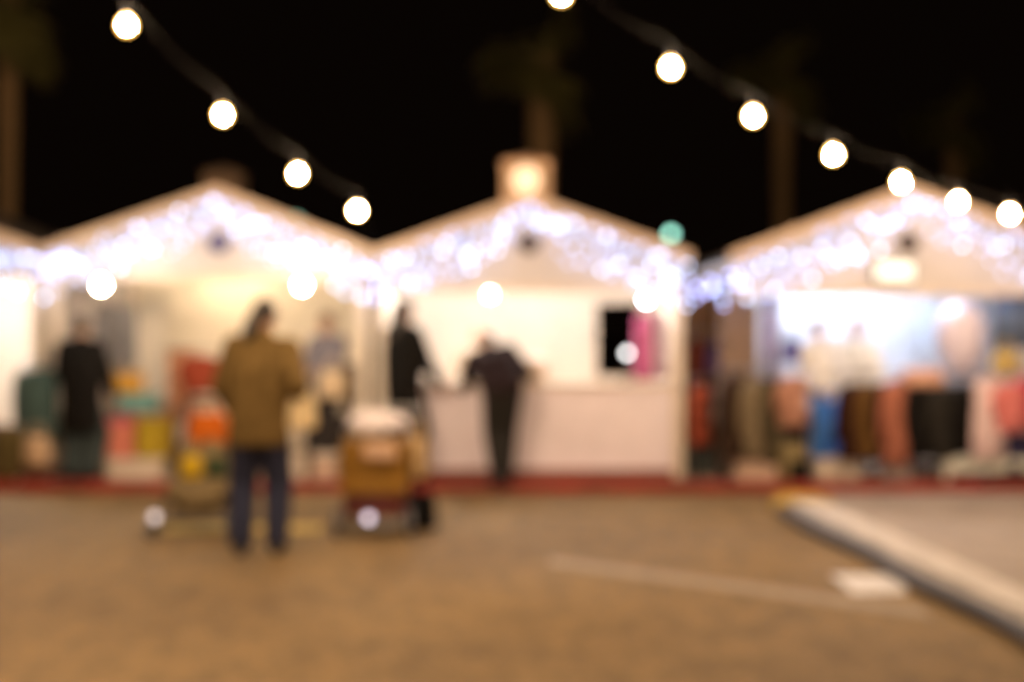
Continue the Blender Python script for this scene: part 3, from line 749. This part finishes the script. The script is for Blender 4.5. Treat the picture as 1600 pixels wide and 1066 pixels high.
# counter goods
zc = gz(598, Y0)
t = thing('tub', 'cream round tub standing on the counter beside the bent customer', 'tub', (gx(832, 12.6), 12.6, zc))
obj('bowl', MB().lathe([(.15, .20), (.16, .19), (.145, .06), (.12, 0.002)], (gx(832, 12.6), 12.6, zc), 24), mat('cream_tub', (.74, .60, .50), .4, .05, 5), t, True)
obj('lid', MB().lathe([(.02, .27), (.07, .26), (.13, .225), (.158, .205)], (gx(832, 12.6), 12.6, zc), 24), mat('tub_lid', (.78, .66, .58), .4, .05, 5), t, True)
p = at(980, 552, 12.5)
t = thing('table_lamp', 'small white lamp on a stand on the counter before the dark window', 'lamp', (p.x, p.y, zc))
obj('bulb', bulb_mb(p, .028), emit('dim_lamp', (.95, .92, .9), 10), t, True)
obj('stand', MB().tube([(p.x, p.y, zc+.01), (p.x, p.y, p.z-.03)], .008, 8), dmetal, t, True)
obj('base', MB().lathe([(.012, .02), (.06, .014), (.065, .001)], (p.x, p.y, zc), 18), dmetal, t, True)
hang(1006, 490, 592, 12.9, 26, C_('magenta_pink', (.46, .11, .24)), 'pink dress hanging inside beside the dark window', .3, .16, False, 'hanging_dress', 'dress')
hang(1024, 486, 590, 13.0, 36, C_('pale_mauve', (.66, .50, .62)), 'pale mauve shawl hanging beside the pink dress', .4, .12, False, 'hanging_shawl', 'shawl')

# goods of the warm stall
GG = 'goods in the warm lit stall'
hang(120, 452, 560, 13.0, 46, C_('pale_grey_cloth', (.42, .39, .40)), 'pale grey shirt hanging against the side of the warm lit stall', .9, .2)
hang(160, 475, 565, 13.4, 50, C_('slate_shirt', (.20, .20, .23)), 'slate grey shirt hanging above the person in the black coat', .8, .2)
hang(190, 478, 570, 13.9, 52, C_('grey_blue_shirt', (.28, .29, .34)), 'grey blue shirt hanging next to the white board', .8, .2)
hang(66, 575, 690, 12.35, 60, C_('dark_teal_coat', (.06, .10, .10)), 'dark teal coat hanging beside the person in the black coat', .4, .24)
rail('short clothes rail carrying the dark teal coat', gx(42, 12.35), gx(92, 12.35), 12.35, gz(565, 12.35), PZ)
t = thing('display_board', 'tall white board standing behind the yellow and teal goods', 'board', (gx(236, 13.8), 13.8, PZ+.05))
obj('panel', MB().b2((gx(214, 13.8), 13.8, .5), (gx(258, 13.8), 13.83, gz(470, 13.8))), mat('white_panel', (.82, .78, .72), .5, .05, 6), t, bevel=.005)
for u in (218, 250): obj('leg', MB().b2((gx(u, 13.8), 13.80, PZ+.052), (gx(u, 13.8)+.03, 13.83, .499)), trim, t)
# table with goods
tx0, tx1, ty = gx(168, 12.6), gx(262, 12.6), 12.6; tz = gz(645, 12.6)
t = thing('goods_table', 'small wooden table carrying the teal and yellow boxes', 'table', ((tx0+tx1)/2, ty+.2, PZ+.05))
obj('top', MB().b2((tx0, ty, tz-.03), (tx1, ty+.45, tz)), brownwood, t, bevel=.005)
for x in (tx0+.02, tx1-.06):
    for y in (ty+.02, ty+.38): obj('leg', MB().b2((x, y, PZ+.052), (x+.04, y+.04, tz-.031)), brownwood, t)
def sit(name, label, u0, u1, v0, v1, Y, dp, m, lid=None, cat='box'):
    return crate(name, label, cat, u0, u1, v0, v1, Y, dp, m, lid)
sit('box', 'long teal box on the small wooden table', 172, 240, 616, 644, 12.64, .25, C_('teal_box', (.16, .34, .34)), None)
sit('box', 'yellow box stacked on the teal box', 172, 214, 585, 614, 12.66, .22, C_('amber_box', (.62, .34, .06)), None)
sit('box', 'pink and orange box on the floor below the table', 168, 206, 660, 742, 12.5, .3, C_('pink_orange', (.66, .22, .16)), C_('magenta_lid', (.55, .10, .22)))
sit('box', 'mustard box on the floor beside the pink box', 214, 256, 655, 742, 12.52, .3, C_('mustard_box', (.42, .30, .03)), None)
sit('box', 'low white box at the kerb in front of the pink and mustard boxes', 168, 248, 725, 750, 12.24, .24, ww, ww)
curtain('cloth', 'peach cloth hanging in the middle of the warm lit stall', 'cloth', 262, 304, 545, 660, 13.2, C_('peach_cloth', (.72, .42, .28)))
hang(312, 555, 612, 13.0, 44, C_('red_top', (.34, .07, .04)), 'small red blouse hanging beside the peach cloth', .5, .2, True, 'hanging_blouse', 'blouse')
rail('clothes rail behind the orange bag', gx(255, 13.0), gx(350, 13.0), 13.0, gz(546, 13.0), PZ+.05)
bag('bright orange bag standing on a brown chest beside the olive brown jacket', (gx(320, 12.6), 12.7, gz(694, 12.6)), .42, .26, .30, C_('orange_bag', (.62, .14, .015)))
crate('chest', 'brown chest under the bright orange bag', 'chest', 276, 356, 696, 742, 12.55, .4, C_('brown_chest', (.20, .12, .06)), None)
for u in (0,):
    bx = crate('chest', 'tall dark brown cabinet at the back beside the person in grey', 'cabinet', 540, 572, 575, 742, 13.3, .4, C_('brown_cab', (.16, .10, .06)), darkwood)
crate('box', 'white box on the kerb near the jeans', 'box', 446, 474, 712, 750, 12.25, .25, ww, None)
crate('box', 'pinkish white box on the kerb under the person in grey', 'box', 488, 524, 716, 750, 12.25, .25, pw, ww)
crate('chest', 'dark low chest in front of the person in grey', 'chest', 476, 545, 650, 742, 12.6, .3, C_('black_chest', (.035, .03, .03)), None)
# left corner
bag('dark olive sack slumped at the picture edge', (gx(12, 12.2), 12.3, PZ), .42, .3, .5, C_('olive_dark', (.10, .075, .03)), False)
bag('pale beige bag on the pavement between the sack and the person in black', (gx(58, 12.2), 12.2, .25), .26, .2, .28, C_('beige_bag', (.52, .36, .24)), True)
crate('box', 'dark brown box under the pale beige bag', 'box', 34, 84, 728, 752, 12.17, .3, C_('dkbrown_box', (.10, .05, .035)), None)
crate('chest', 'dark red brown chest inside the cut-off stall', 'chest', -60, 46, 668, 742, 12.5, .4, C_('redbrown', (.13, .055, .035)), None)

# ------------------------------------------------------------------ cart and pushchair
def wheel(parent, c, r, m_t, hub=True):
    o = obj('wheel', MB().lathe([(r*.72, -.016), (r*.95, -.018), (r, -.008), (r, .008), (r*.95, .018), (r*.72, .016)], c, 22, axis='x'), m_t, parent, True)
    obj('rim', MB().lathe([(.02, -.020), (r*.70, -.010), (r*.70, .010), (.02, .020)], c, 18, axis='x'), steel, o, True)
    return o
ochre = mat('ochre_board', (.32, .16, .014), .6, .18, 6)
cY = 9.45
cx0, cx1 = gx(532, cY), gx(634, cY)
zt, zb = gz(690, cY), gz(772, cY)
hc = thing('hand_cart', 'small hand cart with ochre box, white cover and dark red frame', 'cart', ((cx0+cx1)/2, cY+.3, 0))
obj('box', MB().b2((cx0, cY, zb), (cx1, cY+.7, zt)), ochre, hc, bevel=.012)
obj('frame', MB().b2((cx0+.02, cY+.02, zb-.17), (cx1-.02, cY+.68, zb-.001)), mat('dark_red_frame', (.10, .018, .014), .5, .2, 8), hc, bevel=.01)
obj('cover', MB().lathe([(.05, .115), (.30, .105), (.44, .08), (.49, .03), (.49, .0)], ((cx0+cx1)/2, cY+.34, zt+.08), 28, (cx1-cx0), .72, .04, 9), C_('white_cover', (.72, .66, .70)), hc, True)
for x in (cx0+.03, cx1-.03):
    for y in (cY+.04, cY+.66): obj('upright', MB().tube([(x, y, zt+.001), (x, y, zt+.085)], .012, 8), steel, hc)
for x in (cx0-.03, cx1+.03):
    for y in (cY+.02, cY+.62): wheel(hc, (x, y, .115), .113, mat('grey_rubber', (.12, .12, .14), .7, .2, 14))
obj('handle', MB().tube([(cx0, cY+.69, zt-.03), (cx0, cY+.86, zt+.2), (cx1, cY+.86, zt+.2), (cx1, cY+.69, zt-.03)], .013, 8), steel, hc, True)
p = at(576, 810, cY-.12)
obj('glint_disc', MB().lathe([(.012, -.02), (.03, -.012), (.032, .0), (.02, .03)], p, 16, axis='y'), emit('glint_glow', (.92, .76, .86), 2.6), hc, True)  # added glowing disc, with bracket, imitating a specular glint by the wheel
obj('glint_bracket', MB().tube([p+V((0, .02, 0)), p+V((0, .15, .02))], .008, 6), steel, hc)
bag('crumpled pinkish paper parcel lying against the ochre box', (gx(592, 9.3), cY-.09, gz(716, cY)), .26, .12, .12, C_('pink_paper', (.62, .42, .30)), False)
q = bag('beige bag hanging on the side of the hand cart', (cx1+.075, cY+.25, gz(752, cY)), .15, .3, .3, C_('beige_side', (.48, .34, .18)))
bag('black rucksack on the ground beside the hand cart', (gx(656, 9.9), 9.9, 0.0), .26, .24, .27, C_('black_pack', (.010, .010, .011)))

pY = 9.5
px = gx(305, pY)
pc = thing('pushchair', 'olive grey pushchair parked in front of the person in the olive brown jacket', 'pushchair', (px, pY+.25, 0))
oliv = C_('olive_pram', (.20, .15, .08))
seat = MB(); seat.caps((px-.17, pY+.20, .34), .10, (px+.17, pY+.20, .34), .10, sc=(1, 1.8, .8)); seat.caps((px-.16, pY+.42, .40), .09, (px-.16, pY+.52, .62), .06); seat.caps((px+.16, pY+.42, .40), .09, (px+.16, pY+.52, .62), .06); seat.caps((px, pY+.42, .40), .10, (px, pY+.52, .62), .07)
fuse(obj('seat', seat, oliv, pc, True), .014)
obj('basket', MB().lathe([(.36, .36), (.50, .35), (.50, .25), (.42, .185)], (px, pY+.25, 0), 24, .50, .62), oliv, pc, True)
obj('footrest', MB().b2((px-.17, pY-.06, .16), (px+.17, pY+.08, .19)), oliv, pc, bevel=.01)
for s in (-1, 1):
    obj('side_tube', MB().tube([(px+s*.24, pY-.10, .13), (px+s*.24, pY+.2, .33), (px+s*.24, pY+.62, .70), (px+s*.23, pY+.78, .98)], .013, 8), dmetal, pc, True)
    obj('side_tube', MB().tube([(px+s*.24, pY+.60, .13), (px+s*.24, pY+.2, .36)], .013, 8), dmetal, pc, True)
    for y in (pY-.10, pY+.60): wheel(pc, (px+s*.285, y, .112), .11, mat('grey_rubber', (.12, .12, .14), .7, .2, 14))
obj('handle', MB().tube([(px-.23, pY+.78, .98), (px+.23, pY+.78, .98)], .016, 8), black, pc, True)
obj('crossbar', MB().tube([(px-.24, pY-.10, .14), (px+.24, pY-.10, .14)], .011, 8), dmetal, pc, True)
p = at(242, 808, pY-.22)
obj('glint_disc', MB().lathe([(.012, -.02), (.03, -.012), (.032, .0), (.02, .03)], p, 16, axis='y'), emit('glint_glow_dim', (.95, .74, .66), 2.0), pc, True)  # emissive disc put in for a shiny highlight, bracket made up with it
obj('glint_bracket', MB().tube([p+V((0, .02, 0)), p+V((.03, .13, -.02))], .008, 6), dmetal, pc)
bag('small yellow bag lying on the pushchair seat', (gx(292, pY), pY+.12, .43), .16, .12, .16, C_('yellow_toy', (.60, .40, .02)), False)
bag('dark green bundle beside the yellow bag on the pushchair', (gx(330, pY), pY+.16, .43), .14, .14, .15, C_('green_bundle', (.03, .06, .03)), False)

# ------------------------------------------------------------------ palms and far lamps
leafm = mat('palm_leaf', (.085, .075, .02), .6, .35, 4); trunkm = mat('palm_bark', (.165, .10, .042), .9, .3, 9, .5, stretch=(1, 1, 5))
drym = leafm
def palm(label, u, v, Y, r, rt, lean_u=0):
    top = at(u, v, Y); bx = gx(u+lean_u, Y)
    t = thing('palm_tree', label, 'palm tree', (bx, Y, 0), 'palms behind the stalls')
    pts = [V((bx+(top.x-bx)*(i/10)**1.5, Y, top.z*i/10)) for i in range(11)]
    rs = [rt*(1.35-.5*min(1, i/4)) if i < 5 else rt*(.85+.28*(i-5)/5) for i in range(11)]
    obj('trunk', MB().tube(pts, rs, 14), trunkm, t, True)
    m = MB(); rnd = random.Random(int(u))
    for i in range(64):
        az = i*2.39996; el = -1.15+2.35*((i*.618) % 1.0)+rnd.uniform(-.1, .1)
        d = V((math.cos(az)*math.cos(el), math.sin(az)*math.cos(el), math.sin(el)))
        sl = r*rnd.uniform(.5, .68); base = top+V((0, 0, rnd.uniform(-.25, .1)*r))
        tip = base+d*sl; m.tube([base, tip], [.02, .012], 5)
        side = d.cross(V((0, 0, 1))).normalized(); upv = side.cross(d).normalized(); L = r*rnd.uniform(.40, .55)
        for j in range(13):                            # one fan of narrow blades
            a = -1.25+2.5*j/12
            bd = (d*math.cos(a)+side*math.sin(a)).normalized(); w_ = d.cross(bd); w_ = (upv.cross(bd)).normalized()*.022*r
            mid = tip+bd*L*.55; end = tip+bd*L-V((0, 0, L*.30*rnd.uniform(.5, 1.3)))
            m.add([tip, mid-w_+upv*.01, end, mid+w_+upv*.01, mid-upv*.012], [(0, 1, 2, 3), (0, 3, 4), (3, 2, 4), (2, 1, 4), (1, 0, 4)])
    obj('crown', m, leafm, t)
    return t
palm('palm with a thick trunk rising straight behind the ridge globe', 846, 92, 19, .95, .20)
palm('palm with a pale trunk at the picture edge behind the cut-off stall', 12, -10, 16, 1.0, .125)
palm('slim dim palm rising in the gap between the two right-hand roofs', 1222, 112, 23, .95, .16)
palm('far dim palm behind the ridge of the clothes stall', 1490, 190, 27, 1.0, .17)
def street(label, u, v, Y, s):
    p = at(u, v, Y)
    t = thing('street_lamp', label, 'street lamp', (p.x+.1, Y, 0))
    obj('pole', MB().tube([(p.x+.12, Y, 0), (p.x+.12, Y, p.z+.2)], [.07, .045], 10), dmetal, t, True)
    obj('arm', MB().tube([(p.x+.12, Y, p.z+.18), (p.x, Y, p.z+.16)], .025, 8), dmetal, t, True)
    obj('lamp_head', MB().lathe([(.03, .17), (.10, .14), (.11, .08)], p, 16), dmetal, t, True)
    obj('lens', MB().ball(p, .085), emit('green_glow%d' % s, (.34, .80, .62), s), t, True)
street('street lamp with a green light in the dark gap between two roofs', 1048, 366, 28, 7)
street('dim green street lamp half hidden behind the roof of the warm lit stall', 463, 345, 28, 3)

# ------------------------------------------------------------------ camera
cam = bpy.data.cameras.new('camera'); co = bpy.data.objects.new('camera', cam); COL.objects.link(co)
co.location = (0, 0, CAMZ); co.rotation_euler = (PI/2, 0, 0)
cam.sensor_width = 36; cam.lens = FPX/1600*36; cam.shift_y = -(533-HOR)/1600
cam.clip_start = .1; cam.clip_end = 1000
cam.dof.use_dof = True; cam.dof.focus_distance = 1.45; cam.dof.aperture_fstop = 1.60
sc.camera = co
sc.view_settings.view_transform = 'Standard'; sc.view_settings.look = 'None'
sc.view_settings.exposure = 0; sc.view_settings.gamma = 1
cy = sc.cycles
cy.use_denoising = True; cy.denoiser = 'OPENIMAGEDENOISE'; cy.denoising_prefilter = 'ACCURATE'
cy.sample_clamp_indirect = 4; cy.max_bounces = 5; cy.diffuse_bounces = 4; cy.use_light_tree = True
cy.caustics_reflective = False; cy.caustics_refractive = False
